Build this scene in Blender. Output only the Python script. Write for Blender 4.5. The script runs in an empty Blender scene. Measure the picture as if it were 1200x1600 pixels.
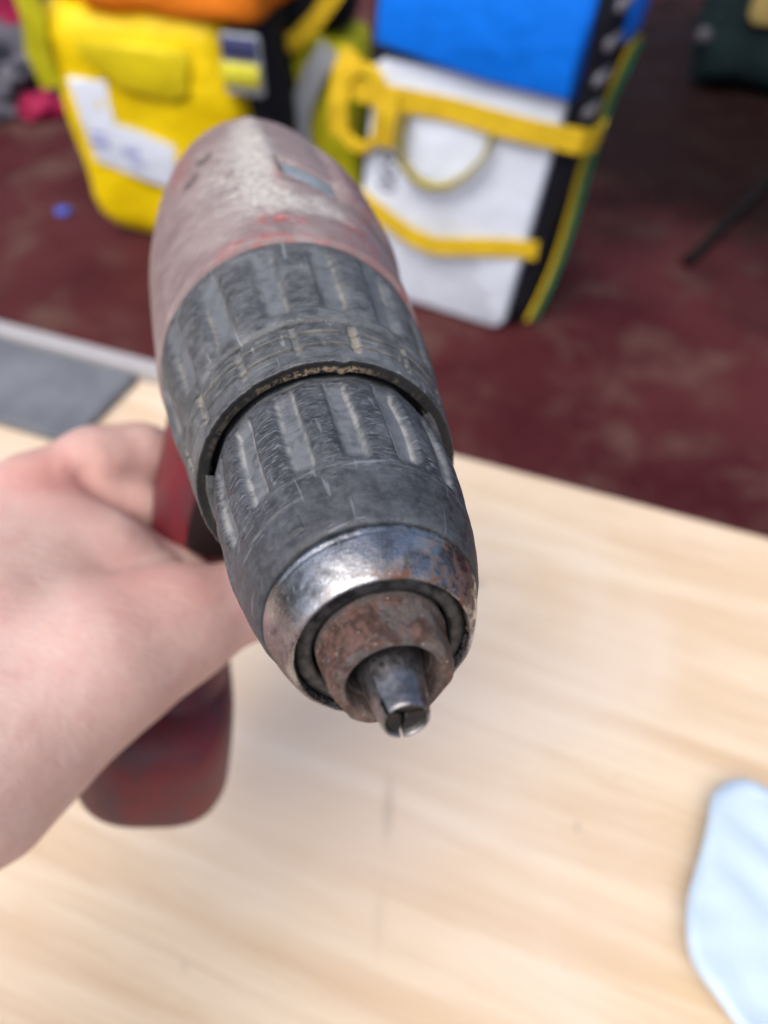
import bpy, bmesh, math, random
import numpy as np
from mathutils import Vector, Matrix, noise as mnoise

random.seed(7); rng = np.random.default_rng(7)
sc = bpy.context.scene
col = sc.collection
R = math.radians

# ------------------------------------------------------------------ camera
cam_d = bpy.data.cameras.new('camera'); cam = bpy.data.objects.new('camera', cam_d); col.objects.link(cam)
cam.location = (0, 0, 1.14); cam.rotation_euler = (R(90 - 48), 0, 0)
cam_d.sensor_fit = 'VERTICAL'; cam_d.sensor_height = 24; cam_d.sensor_width = 18; cam_d.lens = 18
cam_d.clip_start = 0.01; cam_d.clip_end = 200
cam_d.dof.use_dof = True; cam_d.dof.focus_distance = 0.119; cam_d.dof.aperture_fstop = 7.4
sc.camera = cam

# ------------------------------------------------------------------ light
SUN_EL, SUN_AZ = 62, 218            # azimuth clockwise from +Y: sun behind the camera, to the left
world = bpy.data.worlds.new('World'); sc.world = world; world.use_nodes = True
wn = world.node_tree.nodes; wl = world.node_tree.links
bg = wn['Background']; sky = wn.new('ShaderNodeTexSky'); sky.sky_type = 'NISHITA'; sky.sun_disc = False
sky.sun_elevation = R(SUN_EL); sky.sun_rotation = R(SUN_AZ); sky.air_density = 1.0; sky.dust_density = 6.0; sky.ozone_density = 1.0
wl.new(sky.outputs[0], bg.inputs[0]); bg.inputs[1].default_value = 0.125
sun_d = bpy.data.lights.new('sun', 'SUN'); sun = bpy.data.objects.new('sun', sun_d); col.objects.link(sun)
sun_d.energy = 1.15; sun_d.angle = R(45); sun_d.color = (1, 0.95, 0.88)
sv = Vector((math.sin(R(SUN_AZ)) * math.cos(R(SUN_EL)), math.cos(R(SUN_AZ)) * math.cos(R(SUN_EL)), math.sin(R(SUN_EL))))
sun.rotation_euler = sv.to_track_quat('Z', 'Y').to_euler()
vs = sc.view_settings; vs.view_transform = 'Standard'; vs.look = 'None'; vs.gamma = 1; vs.exposure = 0.53
vs.use_curve_mapping = False
sc.cycles.use_denoising = True
sc.cycles.max_bounces = 8

# ------------------------------------------------------------------ material helpers
class M:
    def __init__(s, name, base=(.5, .5, .5), rough=.6, metal=0., spec=.5):
        s.m = bpy.data.materials.new(name); s.m.use_nodes = True
        s.n = s.m.node_tree.nodes; s.l = s.m.node_tree.links; s.b = s.n['Principled BSDF']
        s.set('Base Color', (*base, 1)); s.set('Roughness', rough); s.set('Metallic', metal); s.set('Specular IOR Level', spec)
        s.tc = s.n.new('ShaderNodeTexCoord').outputs['Object']
    def set(s, k, v):
        i = s.b.inputs[k]
        if hasattr(v, 'is_output'): s.l.new(v, i)
        else: i.default_value = v
    def put(s, sock, v):
        if hasattr(v, 'is_output'): s.l.new(v, sock)
        elif isinstance(v, tuple) and len(v) == 3 and sock.type == 'RGBA': sock.default_value = (*v, 1)
        else: sock.default_value = v
    def mapping(s, scale=(1, 1, 1), rot=(0, 0, 0), loc=(0, 0, 0), vec=None):
        n = s.n.new('ShaderNodeMapping'); s.l.new(vec or s.tc, n.inputs[0])
        n.inputs['Scale'].default_value = scale; n.inputs['Rotation'].default_value = rot; n.inputs['Location'].default_value = loc
        return n.outputs[0]
    def noise(s, scale, detail=4, rough=.55, dist=0, vec=None):
        n = s.n.new('ShaderNodeTexNoise'); s.l.new(vec or s.tc, n.inputs['Vector'])
        n.inputs['Scale'].default_value = scale; n.inputs['Detail'].default_value = detail
        n.inputs['Roughness'].default_value = rough; n.inputs['Distortion'].default_value = dist
        return n.outputs['Fac']
    def voro(s, scale, vec=None, feat='F1'):
        n = s.n.new('ShaderNodeTexVoronoi'); n.feature = feat; s.l.new(vec or s.tc, n.inputs['Vector']); n.inputs['Scale'].default_value = scale
        return n.outputs['Distance']
    def ramp(s, f, lo, hi, a=0., b=1.):
        n = s.n.new('ShaderNodeMapRange'); n.interpolation_type = 'SMOOTHSTEP'
        s.put(n.inputs[0], f)
        for i, v in zip((1, 2, 3, 4), (lo, hi, a, b)): s.put(n.inputs[i], v)
        return n.outputs[0]
    def mix(s, f, a, b):
        n = s.n.new('ShaderNodeMix'); n.data_type = 'RGBA'
        s.put(n.inputs[0], f); s.put(n.inputs[6], a); s.put(n.inputs[7], b)
        return n.outputs[2]
    def math(s, op, a, b=0., clamp=False):
        n = s.n.new('ShaderNodeMath'); n.operation = op; n.use_clamp = clamp
        s.put(n.inputs[0], a); s.put(n.inputs[1], b)
        return n.outputs[0]
    def attr(s, name):
        n = s.n.new('ShaderNodeAttribute'); n.attribute_name = name; return n.outputs['Fac']
    def sep(s, vec=None):
        n = s.n.new('ShaderNodeSeparateXYZ'); s.l.new(vec or s.tc, n.inputs[0]); return n.outputs
    def bump(s, h, strength=.5, dist=.001, nrm=None):
        n = s.n.new('ShaderNodeBump'); n.inputs['Strength'].default_value = strength; n.inputs['Distance'].default_value = dist
        s.l.new(h, n.inputs['Height'])
        if nrm: s.l.new(nrm, n.inputs['Normal'])
        s.l.new(n.outputs[0], s.b.inputs['Normal']); return n.outputs[0]

# ------------------------------------------------------------------ mesh helpers
def tag(o, label=None, cat=None, group=None, kind=None):
    if label: o['label'] = label
    if cat: o['category'] = cat
    if group: o['group'] = group
    if kind: o['kind'] = kind
    return o
def mesh_obj(name, verts, faces, mat, parent=None, smooth=True, attrs=None):
    me = bpy.data.meshes.new(name)
    me.from_pydata([tuple(map(float, v)) for v in verts], [], faces)
    me.update()
    if smooth: me.polygons.foreach_set('use_smooth', [True] * len(me.polygons))
    for k, arr in (attrs or {}).items():
        at = me.attributes.new(k, 'FLOAT', 'POINT'); at.data.foreach_set('value', np.asarray(arr, dtype=np.float32))
    me.materials.append(mat.m)
    o = bpy.data.objects.new(name, me); col.objects.link(o)
    if parent: o.parent = parent
    return o
def bm_obj(name, bm, mat, parent=None, smooth=True):
    bmesh.ops.recalc_face_normals(bm, faces=bm.faces[:])
    me = bpy.data.meshes.new(name); bm.to_mesh(me); bm.free()
    if smooth: me.polygons.foreach_set('use_smooth', [True] * len(me.polygons))
    me.materials.append(mat.m)
    o = bpy.data.objects.new(name, me); col.objects.link(o)
    if parent: o.parent = parent
    return o
def empty(name, loc=(0, 0, 0), rz=0):
    o = bpy.data.objects.new(name, None); col.objects.link(o); o.location = loc; o.rotation_euler = (0, 0, rz); o.empty_display_size = .05
    return o
def grid_faces(ns, nt, closed=True):
    i = np.arange(ns - 1)[:, None]; j = np.arange(nt if closed else nt - 1)[None, :]; j2 = (j + 1) % nt
    f = np.stack([i * nt + j + 0 * i, i * nt + j2, (i + 1) * nt + j2, (i + 1) * nt + j], -1).reshape(-1, 4)
    return f.tolist()
def resample(prof, step):
    """polyline of (s, r) in mm -> dense points"""
    out = []
    for (s0, r0), (s1, r1) in zip(prof[:-1], prof[1:]):
        n = max(1, int(math.ceil(math.hypot(s1 - s0, r1 - r0) / step)))
        for k in range(n): out.append((s0 + (s1 - s0) * k / n, r0 + (r1 - r0) * k / n))
    out.append(prof[-1]); return np.array(out)
def smooth_prof(pts, step=.5):
    """Catmull-Rom through (s, r)"""
    P = np.array(pts, float); P = np.vstack([2 * P[0] - P[1], P, 2 * P[-1] - P[-2]]); out = []
    for i in range(1, len(P) - 2):
        n = max(2, int(np.linalg.norm(P[i + 1] - P[i]) / step))
        for k in range(n):
            t = k / n
            out.append(.5 * (2 * P[i] + (P[i + 1] - P[i - 1]) * t + (2 * P[i - 1] - 5 * P[i] + 4 * P[i + 1] - P[i + 2]) * t * t + (-P[i - 1] + 3 * P[i] - 3 * P[i + 1] + P[i + 2]) * t ** 3))
    out.append(P[-2]); return np.array(out)
def ring_noise(nt, freq, seed):
    g = np.random.default_rng(seed); th = np.linspace(0, 2 * np.pi, nt, endpoint=False); v = np.zeros(nt)
    for k in range(1, freq + 1): v += np.cos(k * th + g.uniform(0, 6.28)) * g.normal() / (k ** .35)
    return v / (np.abs(v).max() + 1e-9)
def revolve(name, prof, mat, parent, nt=192, disp=None, step=None, a0=None, a1=None):
    """prof (s, r) mm about local Y; disp(S, TH, Rr) -> (radial offset mm, attr dict)"""
    P = resample(prof, step) if step else np.array(prof, float)
    closed = a0 is None
    th = np.linspace(0, 2 * np.pi, nt, endpoint=False) if closed else np.radians(np.linspace(a0, a1, nt))
    S = np.repeat(P[:, 0:1], nt, 1); Rr = np.repeat(P[:, 1:2], nt, 1); TH = np.repeat(th[None], len(P), 0)
    attrs = {}
    if disp:
        dr, ds, attrs = disp(S, np.degrees(TH), Rr); Rr = Rr + dr; S = S + ds
    attrs['arc'] = np.radians((np.degrees(TH) + 90) % 360) * .02
    V = np.stack([Rr * np.cos(TH), S, Rr * np.sin(TH)], -1).reshape(-1, 3) / 1000
    F = grid_faces(len(P), nt, closed)
    o = mesh_obj(name, V, F, mat, parent, True, {k: v.reshape(-1) for k, v in attrs.items()})
    return o
def sstep(x, a, b):
    t = np.clip((x - a) / (b - a), 0, 1); return t * t * (3 - 2 * t)
def rbox(bm, c, size, bev=.01, seg=3):
    m = Matrix.Translation(c) @ Matrix.Diagonal((*size, 1))
    r = bmesh.ops.create_cube(bm, size=1, matrix=m)
    if bev:
        es = list({e for v in r['verts'] for e in v.link_edges})
        bmesh.ops.bevel(bm, geom=es, offset=bev, segments=seg, profile=.5, affect='EDGES')
def rrect(x0, x1, z0, z1, r, n=6):
    pts = []
    for cx, cz, a in ((x1 - r, z1 - r, 0), (x0 + r, z1 - r, 90), (x0 + r, z0 + r, 180), (x1 - r, z0 + r, 270)):
        for k in range(n + 1):
            t = R(a + 90 * k / n); pts.append((cx + r * math.cos(t), cz + r * math.sin(t)))
    return pts
def slab(bm, pts, y0, y1, bev=.004, warp=None):
    """polygon (x, z) given thickness from y0 (front) to y1 (back)"""
    vs_ = [bm.verts.new((x, y0, z)) for x, z in pts]; f = bm.faces.new(vs_)
    r = bmesh.ops.extrude_face_region(bm, geom=[f]); nv = [v for v in r['geom'] if isinstance(v, bmesh.types.BMVert)]
    for v in nv: v.co.y = y1
    if bev:
        es = [e for e in bm.edges if all(abs(v.co.y - y0) < 1e-6 for v in e.verts) and any(v in vs_ for v in e.verts)]
        bmesh.ops.bevel(bm, geom=es, offset=bev, segments=2, profile=.5, affect='EDGES')
def ribbon(bm, pts, width, thick, wdir=(0, 0, 1), closed=False):
    """flat webbing along 3D points; wdir spans its width"""
    P = [Vector(p) for p in pts]; n = len(P); W = Vector(wdir).normalized(); rings = []
    for i, p in enumerate(P):
        t = (P[(i + 1) % n] - P[i - 1]) if closed else (P[min(i + 1, n - 1)] - P[max(i - 1, 0)])
        t.normalize(); w = (W - t * W.dot(t)).normalized(); nn = t.cross(w)
        rings.append([bm.verts.new(p + w * a * width / 2 + nn * b * thick / 2) for a, b in ((-1, -1), (1, -1), (1, 1), (-1, 1))])
    for i in range(n if closed else n - 1):
        a, b = rings[i], rings[(i + 1) % n]
        for k in range(4): bm.faces.new((a[k], a[(k + 1) % 4], b[(k + 1) % 4], b[k]))
    if not closed: bm.faces.new(rings[0]); bm.faces.new(rings[-1][::-1])
def tube(bm, pts, r, seg=10, closed=False):
    P = [Vector(p) for p in pts]; n = len(P); rings = []
    for i, p in enumerate(P):
        t = (P[(i + 1) % n] - P[i - 1]) if closed else (P[min(i + 1, n - 1)] - P[max(i - 1, 0)])
        q = t.to_track_quat('Z', 'Y'); rr = r[i] if isinstance(r, (list, tuple)) else r
        rings.append([bm.verts.new(p + q @ Vector((rr * math.cos(2 * math.pi * k / seg), rr * math.sin(2 * math.pi * k / seg), 0))) for k in range(seg)])
    for i in range(n if closed else n - 1):
        a, b = rings[i], rings[(i + 1) % n]
        for k in range(seg): bm.faces.new((a[k], a[(k + 1) % seg], b[(k + 1) % seg], b[k]))
    if not closed: bm.faces.new(rings[0][::-1]); bm.faces.new(rings[-1])
def crumple(bm, amp, scale, seed=0):
    for v in bm.verts:
        n = mnoise.noise_vector(v.co * scale + Vector((seed, seed * 2.3, 0))); v.co += n * amp

# ------------------------------------------------------------------ materials: setting
def mat_floor():
    m = M('painted_floor', rough=.55, spec=.35)
    n1 = m.noise(1.6, 6, .6, .6); n2 = m.noise(5, 5, .6, .3); n3 = m.noise(45, 4, .7)
    c = m.mix(m.ramp(n1, .35, .65), (.046, .009, .0125), (.076, .020, .023))
    c = m.mix(m.math('MULTIPLY', m.ramp(n2, .46, .72), .7), c, (.105, .066, .056))
    # shade beside the bags, painted into the floor colour as a dark patch
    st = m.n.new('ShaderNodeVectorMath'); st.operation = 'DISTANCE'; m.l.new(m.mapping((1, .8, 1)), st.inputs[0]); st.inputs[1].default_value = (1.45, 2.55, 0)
    shade_mask = m.ramp(m.math('ADD', st.outputs['Value'], m.math('MULTIPLY', m.math('SUBTRACT', m.noise(2.2, 5, .6, .4), .5), 1.0)), .80, 1.35, 1., 0.)
    c = m.mix(m.math('MULTIPLY', shade_mask, .93), c, (.006, .0035, .004))
    c = m.mix(m.math('MULTIPLY', m.ramp(n3, .52, .75), .25), c, (.13, .08, .068))
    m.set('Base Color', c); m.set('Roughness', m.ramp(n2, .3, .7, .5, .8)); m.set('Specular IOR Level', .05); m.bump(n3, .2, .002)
    return m
def mat_ply():
    m = M('birch_board', rough=.5, spec=.35)
    g = m.mapping((1.1, 14, 1)); n1 = m.noise(2.6, 7, .62, .9, vec=g); n2 = m.noise(8, 6, .7, .5, vec=m.mapping((1, 20, 1))); n4 = m.noise(16, 4, .7, .3, vec=m.mapping((1, 30, 1)))
    n3 = m.noise(4.5, 4, .55, .5)
    c = m.mix(m.ramp(n1, .36, .64), (.61, .465, .315), (.70, .585, .44))
    c = m.mix(m.math('MULTIPLY', m.ramp(n2, .48, .66), .38), c, (.52, .375, .24))
    c = m.mix(m.math('MULTIPLY', m.ramp(n4, .56, .68), .32), c, (.44, .31, .20))
    c = m.mix(m.math('MULTIPLY', m.ramp(n3, .42, .66), .5), c, (.72, .64, .575))
    sp = m.noise(60, 2, .5)
    c = m.mix(m.math('MULTIPLY', m.ramp(sp, .74, .8), .5), c, (.25, .2, .15))
    for ctr, sx, amt in (((.150, -.266, 0), (1, .18, 1), .32), ((.165, -.316, 0), (1, .2, 1), .12)):   # old pencil smudges
        v = m.n.new('ShaderNodeVectorMath'); v.operation = 'DISTANCE'
        ca, sa = math.cos(R(-18.4)), math.sin(R(-18.4))
        m.l.new(m.mapping(sx, vec=m.mapping(rot=(0, 0, R(-18.4)))), v.inputs[0])
        v.inputs[1].default_value = ((ctr[0] * ca - ctr[1] * sa) * sx[0], (ctr[0] * sa + ctr[1] * ca) * sx[1], TT)
        c = m.mix(m.math('MULTIPLY', m.ramp(v.outputs['Value'], .0005, .0045, 1., 0.), amt), c, (.22, .18, .15))
    m.set('Base Color', c); m.bump(n2, .08, .001)
    return m
TT = .74
FLOOR, PLY = mat_floor(), mat_ply()

# floor
bm = bmesh.new(); bmesh.ops.create_grid(bm, x_segments=1, y_segments=1, size=20)
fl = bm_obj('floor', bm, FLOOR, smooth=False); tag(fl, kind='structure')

# table: birch board on four steel legs
TT = .74
table = empty('work_table', (-.04, .4555, 0), math.atan2(-.366, .93))
tag(table, 'pale birch worktable under the drill and the hand', 'table')
bm = bmesh.new(); rbox(bm, (0, -.41, TT - .0125), (1.7, .82, .025), .002, 2)
bm_obj('table_top', bm, PLY, table, False)
STEEL = M('grey_steel', (.18, .18, .19), .45, .6)
for x in (-.78, .78):
    for y in (-.06, -.76):
        bm = bmesh.new(); rbox(bm, (x, y, (TT - .025) / 2), (.04, .04, TT - .025), .004, 1); bm_obj('leg', bm, STEEL, table, False)
PENCIL = M('pencil_mark', (.22, .2, .18), .8)

# grey board with a pale edge, lying along the far table edge
GREY = M('grey_board', (.15, .165, .19), .6); n = GREY.noise(18, 5, .6)
GREY.set('Base Color', GREY.mix(GREY.ramp(n, .35, .7), (.105, .117, .14), (.165, .18, .205)))
PALE = M('pale_trim', (.36, .355, .37), .5)
gb = empty('grey_board', (-.04, .4555, TT), math.atan2(-.366, .93))
tag(gb, 'dark grey board with a pale edge strip lying at the far table edge', 'board')
bm = bmesh.new(); slab(bm, [(-.62, -.014), (-.170, -.014), (-.170, -.097), (-.173, -.1), (-.62, -.1)], 0, .008, .0015)
for v in bm.verts: v.co = (v.co.x, v.co.z, .0005 + .008 - v.co.y)
bm_obj('panel', bm, GREY, gb, False)
bm = bmesh.new(); rbox(bm, (-.34, -.005, .0065), (.56, .0155, .013), .002, 2); bm_obj('edge_strip', bm, PALE, gb, False)

# ------------------------------------------------------------------ background: bags and clutter on the floor
def fabric(name, c, var=.25, rough=.75, scale=14):
    m = M(name, c, rough, spec=.3); n = m.noise(scale, 4, .6); w = m.noise(700, 2, .5)
    m.set('Base Color', m.mix(m.ramp(n, .3, .7), tuple(x * (1 - var) for x in c), c)); m.bump(m.math('ADD', n, m.noise(scale * .5, 3, .5, 1.2)), .3, .02)
    return m
YEL = fabric('yellow_tarpaulin', (.90, .66, .002), .1, .45); LIME = fabric('lime_fabric', (.62, .60, .01), .3)
ORG = fabric('orange_fabric', (.9, .24, .012), .12); BLUE = fabric('blue_fabric', (.0, .21, 1.0), .12, .55)
WHT = fabric('white_panel', (.70, .78, .92), .06, .5); NAVY = fabric('black_fabric', (.014, .016, .026), .4)
STRAP = fabric('yellow_webbing', (.80, .55, .02), .2); GRN = fabric('green_webbing', (.02, .25, .11), .4)
OLIVE = fabric('olive_webbing', (.38, .32, .02), .3)
SILV = fabric('reflective_tape', (.42, .47, .52), .2, .35); GREYW = fabric('grey_webbing', (.22, .22, .26), .3)
TEAL = fabric('dark_teal_fabric', (.004, .018, .022), .4); GOLD = fabric('gold_patch', (.38, .29, .10), .3)
PINK = fabric('magenta_fabric', (.35, .01, .07), .3); RAG = fabric('grey_rag', (.13, .13, .17), .5)
INK = M('dark_ink', (.10, .11, .15), .7); BLUEP = M('blue_plastic', (.05, .10, .5), .4)

def bag_body(name, mat, parent, x0, x1, y0, y1, z0, z1, fn=None, bev=.035, sub=10, amp=.006, seed=1):
    bm = bmesh.new(); bmesh.ops.create_cube(bm, size=1); bmesh.ops.subdivide_edges(bm, edges=bm.edges[:], cuts=sub, use_grid_fill=True)
    for v in bm.verts:
        # round the box by pulling toward an inner box
        p = Vector((v.co.x * (x1 - x0), v.co.y * (y1 - y0), v.co.z * (z1 - z0)))
        h = Vector(((x1 - x0) / 2 - bev, (y1 - y0) / 2 - bev, (z1 - z0) / 2 - bev))
        q = Vector((max(-h.x, min(h.x, p.x)), max(-h.y, min(h.y, p.y)), max(-h.z, min(h.z, p.z))))
        d = p - q
        if d.length > 1e-6: p = q + d.normalized() * bev
        p += Vector(((x0 + x1) / 2, (y0 + y1) / 2, (z0 + z1) / 2))
        p += mnoise.noise_vector(p * 9 + Vector((seed * 3.1, seed, 0))) * amp
        v.co = fn(p) if fn else p
    zmin = min(v.co.z for v in bm.verts)
    for v in bm.verts: v.co.z -= zmin - z0
    return bm_obj(name, bm, mat, parent)
def apply_fn(bm, fn):
    for v in bm.verts: v.co = fn(v.co)

# blue and white bag with yellow webbing, leaning a little to the right
shear = lambda p: Vector((p.x + .13 * p.z, p.y, p.z))
bb = empty('equipment_bag', (.30, 1.65, 0), math.atan2(-.489, .872))
tag(bb, 'tall blue and white bag with yellow webbing straps on the floor', 'bag', 'bags standing on the floor')
bag_body('body', NAVY, bb, -.47, .035, .012, .25, 0, .80, shear, .03, amp=.004)
bm = bmesh.new(); slab(bm, rrect(-.435, .0, .006, .572, .03), -.012, .02, .008); apply_fn(bm, shear); bm_obj('front_panel', bm, WHT, bb)
bm = bmesh.new(); slab(bm, [(-.43, .605), (-.43, .79), (-.005, .79), (.012, .565), (-.18, .572)], -.034, .02, .01)
apply_fn(bm, shear); bm_obj('flap', bm, BLUE, bb)
bm = bmesh.new(); ribbon(bm, [(-.5 + i * .05, -.022 - .006 * math.sin(i * .9), .508 - .0012 * i) for i in range(12)] + [(.06, -.01, .492), (.075, .02, .49), (.07, .07, .49)], .048, .004)
apply_fn(bm, shear); bm_obj('strap', bm, STRAP, bb, False)
bm = bmesh.new(); ribbon(bm, [(-.45, -.018, .265), (-.40, -.02, .243), (-.345, -.024, .222), (-.28, -.034, .204), (-.21, -.042, .200), (-.16, -.034, .208), (-.10, -.022, .218), (-.03, -.016, .232), (.03, -.008, .238)], .044, .004)
apply_fn(bm, shear); bm_obj('strap', bm, STRAP, bb, False)
bm = bmesh.new()
ribbon(bm, [(-.447 + .056 * math.cos(t), -.026, .468 + .085 * math.sin(t)) for t in [2 * math.pi * k / 20 for k in range(20)]], .016, .022, (0, 1, 0), True)
apply_fn(bm, shear); bm_obj('handle_loop', bm, STRAP, bb, False)
bm = bmesh.new(); ribbon(bm, [(-.50, -.028, .40), (-.505, -.034, .47), (-.50, -.03, .54), (-.485, -.02, .58)], .05, .005, (1, 0, 0)); apply_fn(bm, shear); bm_obj('strap', bm, STRAP, bb, False)
bm = bmesh.new(); ribbon(bm, [(-.385, -.03, .40), (-.38, -.036, .47), (-.385, -.03, .52)], .055, .005, (1, 0, 0)); apply_fn(bm, shear); bm_obj('strap', bm, STRAP, bb, False)
bm = bmesh.new(); ribbon(bm, [(-.335, -.03, .48), (-.338, -.034, .42), (-.325, -.036, .375), (-.285, -.037, .345), (-.245, -.037, .338), (-.20, -.036, .352), (-.165, -.036, .385), (-.135, -.034, .43), (-.13, -.03, .48)], .018, .008, (0, 1, .4))
apply_fn(bm, shear); bm_obj('hanging_loop', bm, OLIVE, bb, False)
for z in (.53, .592, .655, .72):
    bm = bmesh.new(); rbox(bm, (.038, .055, z), (.016, .075, .022), .006, 2); apply_fn(bm, shear); bm_obj('webbing_loop', bm, GREYW, bb)
bm = bmesh.new(); rbox(bm, (.036, .185, .715), (.018, .11, .17), .006, 2); apply_fn(bm, shear); bm_obj('side_panel', bm, BLUE, bb)
for w, dx, dy, mt, nm in ((.045, .0, 0, STRAP, 'side_webbing'), (.032, .012, .008, GRN, 'side_webbing'), (.03, -.002, .05, OLIVE, 'side_webbing')):
    bm = bmesh.new(); ribbon(bm, [(.045 + dx + .012 * math.sin(k * .7), .06 + dy + .15 * k / 9, .015 + .60 * k / 9) for k in range(10)], w, .008, (0, 1, 0)); apply_fn(bm, shear); bm_obj(nm, bm, mt, bb, False)
def lettering(txt, size, mat, parent, M4, fn=None):
    cu = bpy.data.curves.new('lettering', 'FONT'); cu.body = txt; cu.size = size; cu.extrude = .0008; cu.align_x = 'CENTER'; cu.align_y = 'CENTER'; cu.resolution_u = 3
    o = bpy.data.objects.new('lettering_curve', cu); col.objects.link(o)
    bpy.context.view_layer.update()
    me = bpy.data.meshes.new_from_object(o.evaluated_get(bpy.context.evaluated_depsgraph_get())); bpy.data.objects.remove(o)
    me.transform(M4)
    if fn:
        for v in me.vertices: v.co = fn(v.co)
    me.materials.clear(); me.materials.append(mat.m); me.name = 'lettering'
    q = bpy.data.objects.new('lettering', me); col.objects.link(q); q.parent = parent; return q
FRONT = Matrix.Rotation(R(90), 4, 'X')
lettering('600', .066, INK, bb, Matrix.Translation((-.37, -.0135, .335)) @ Matrix.Rotation(R(90), 4, 'Y') @ FRONT, shear)

# yellow bag with an orange lid
def yfn(p):
    p = Vector(p); t = max(0, 1 - p.z / .25)
    if p.x < .1: p.x += .05 * t * t * (0.1 - p.x) / .2
    return p
yb = empty('delivery_bag', (-.753, 2.111, 0), math.atan2(-.31, .95))
tag(yb, 'bright yellow bag with orange lid and L-shaped white label', 'bag', 'bags standing on the floor')
bag_body('body', YEL, yb, -.11, .41, 0, .30, 0, .575, yfn, .05, amp=.02, seed=3)
bag_body('lid', ORG, yb, .015, .50, -.012, .28, .572, .80, None, .04, amp=.022, seed=5)
bm = bmesh.new(); slab(bm, [(-.05, .43), (.06, .435), (.055, .33), (.225, .295), (.20, .175), (.10, .195), (-.03, .225), (-.04, .33)], -.012, .012, .006); bm_obj('label_patch', bm, WHT, yb)
bm = bmesh.new(); slab(bm, [(.0, .525), (.31, .525), (.30, .43), (.25, .402), (.10, .425), (.05, .46), (.02, .48)], -.018, .012, .01); bm_obj('pocket_flap', bm, fabric('yellow_pocket', (.80, .66, .01), .25, .5), yb)
LINK = M('blue_print', (.30, .36, .62), .6)
for (x, z, w, h) in ((.0, .30, .05, .010), (.0, .275, .06, .02), (.09, .265, .05, .02), (.10, .235, .04, .014)):
    bm = bmesh.new(); rbox(bm, (x, -.0125, z), (w, .0016, h), 0); bm_obj('print_line', bm, LINK, yb, False)
bm = bmesh.new(); rbox(bm, (.45, -.01, .51), (.10, .014, .13), .01); bm_obj('side_tab', bm, SILV, yb)
bm = bmesh.new(); rbox(bm, (.45, -.019, .548), (.09, .006, .045), .002, 1); bm_obj('navy_band', bm, fabric('navy_band', (.05, .06, .16), .2), yb)
bm = bmesh.new(); rbox(bm, (.447, -.019, .49), (.096, .008, .05), .003, 1); bm_obj('tab_band', bm, fabric('tab_yellow', (.7, .68, .05), .1), yb)
bm = bmesh.new(); ribbon(bm, [(-.105, .0, .40), (-.115, -.01, .48), (-.09, -.015, .56), (-.10, -.01, .66), (-.09, .0, .76)], .06, .012, (1, .2, 0)); bm_obj('shoulder_strap', bm, LIME, yb, False)
bag_body('back_pad', NAVY, yb, .36, .485, .06, .28, .0, .80, None, .04, amp=.012, seed=9)
bag_body('side_pad', NAVY, yb, -.10, .05, .05, .28, .57, .78, None, .04, amp=.015, seed=10)

# lime bag with a reflective stripe, standing between the two
lb = empty('harness_bag', (-.42, 2.20, 0), R(-14))
tag(lb, 'lime yellow bag with curved reflective stripe between the two larger bags', 'bag', 'bags standing on the floor')
bag_body('body', LIME, lb, .0, .35, 0, .24, 0, .50, None, .05, amp=.014, seed=12)
bag_body('top', NAVY, lb, -.01, .33, .02, .24, .50, .82, None, .05, amp=.02, seed=14)
bm = bmesh.new(); ribbon(bm, [(.30, -.014, .50), (.255, -.018, .44), (.22, -.02, .37), (.205, -.02, .30), (.215, -.018, .22), (.24, -.016, .14), (.255, -.012, .06)], .055, .006, (1, 0, .2)); bm_obj('reflective_stripe', bm, SILV, lb, False)
bm = bmesh.new(); ribbon(bm, [(.06, -.012, .495), (.13, -.018, .49), (.21, -.02, .51), (.27, -.018, .56), (.32, -.01, .62), (.345, .0, .68)], .04, .012); bm_obj('edge_strap', bm, STRAP, lb, False)
bag_body('pocket', ORG, lb, .22, .31, .0, .12, .62, .82, None, .03, amp=.01, seed=16)

# dark teal bag with gold patch
tb = empty('dark_bag', (1.22, 3.25, 0), R(-20))
tag(tb, 'dark teal bag with a gold patch at the top right', 'bag', 'bags standing on the floor')
bag_body('body', TEAL, tb, -.05, .65, 0, .35, 0, .85, None, .08, amp=.03, seed=21)
bm = bmesh.new(); slab(bm, rrect(.11, .36, .25, .42, .04), -.03, .02, .01); bm_obj('patch', bm, GOLD, tb)
bm = bmesh.new(); bmesh.ops.create_uvsphere(bm, u_segments=16, v_segments=10, radius=.045)
for v in bm.verts: v.co = (v.co.x * .7 - .02, v.co.y * .6 + .01, v.co.z * .7 + .19)
bm_obj('strap_end', bm, fabric('dark_grey_webbing', (.07, .07, .085), .3), tb)

def lump(name, mat, loc, size, seed, label, cat, sub=4, amp=.35):
    bm = bmesh.new(); bmesh.ops.create_icosphere(bm, subdivisions=sub, radius=1)
    for v in bm.verts:
        p = v.co.copy(); k = 1 + amp * mnoise.noise(p * 1.7 + Vector((seed, 0, 0))) + amp * .7 * (abs(mnoise.noise(p * 4 + Vector((0, seed, 0)))) - .3)
        p *= k; v.co = (p.x * size[0], p.y * size[1], max(p.z, -.5) * size[2])
    zm = min(v.co.z for v in bm.verts)
    for v in bm.verts: v.co.z -= zm
    o = bm_obj(name, bm, mat); o.location = loc; tag(o, label, cat); return o
lump('crumpled_cloth', RAG, (-1.46, 3.16, 0), (.26, .20, .15), 3, 'crumpled grey cloth heap at the upper left on the floor', 'cloth', 5, .6)
lump('folded_cloth', PINK, (-1.27, 3.02, 0), (.09, .07, .055), 8, 'magenta cloth bundle beside the grey cloth heap', 'cloth')
lump('dark_cloth', NAVY, (-1.52, 3.02, 0), (.16, .07, .05), 12, 'black cloth lying in front of the grey cloth heap', 'cloth')
lump('pink_cloth', PINK, (-1.40, 3.33, .0), (.12, .08, .30), 15, 'pink cloth standing up behind the grey heap', 'cloth')
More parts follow.
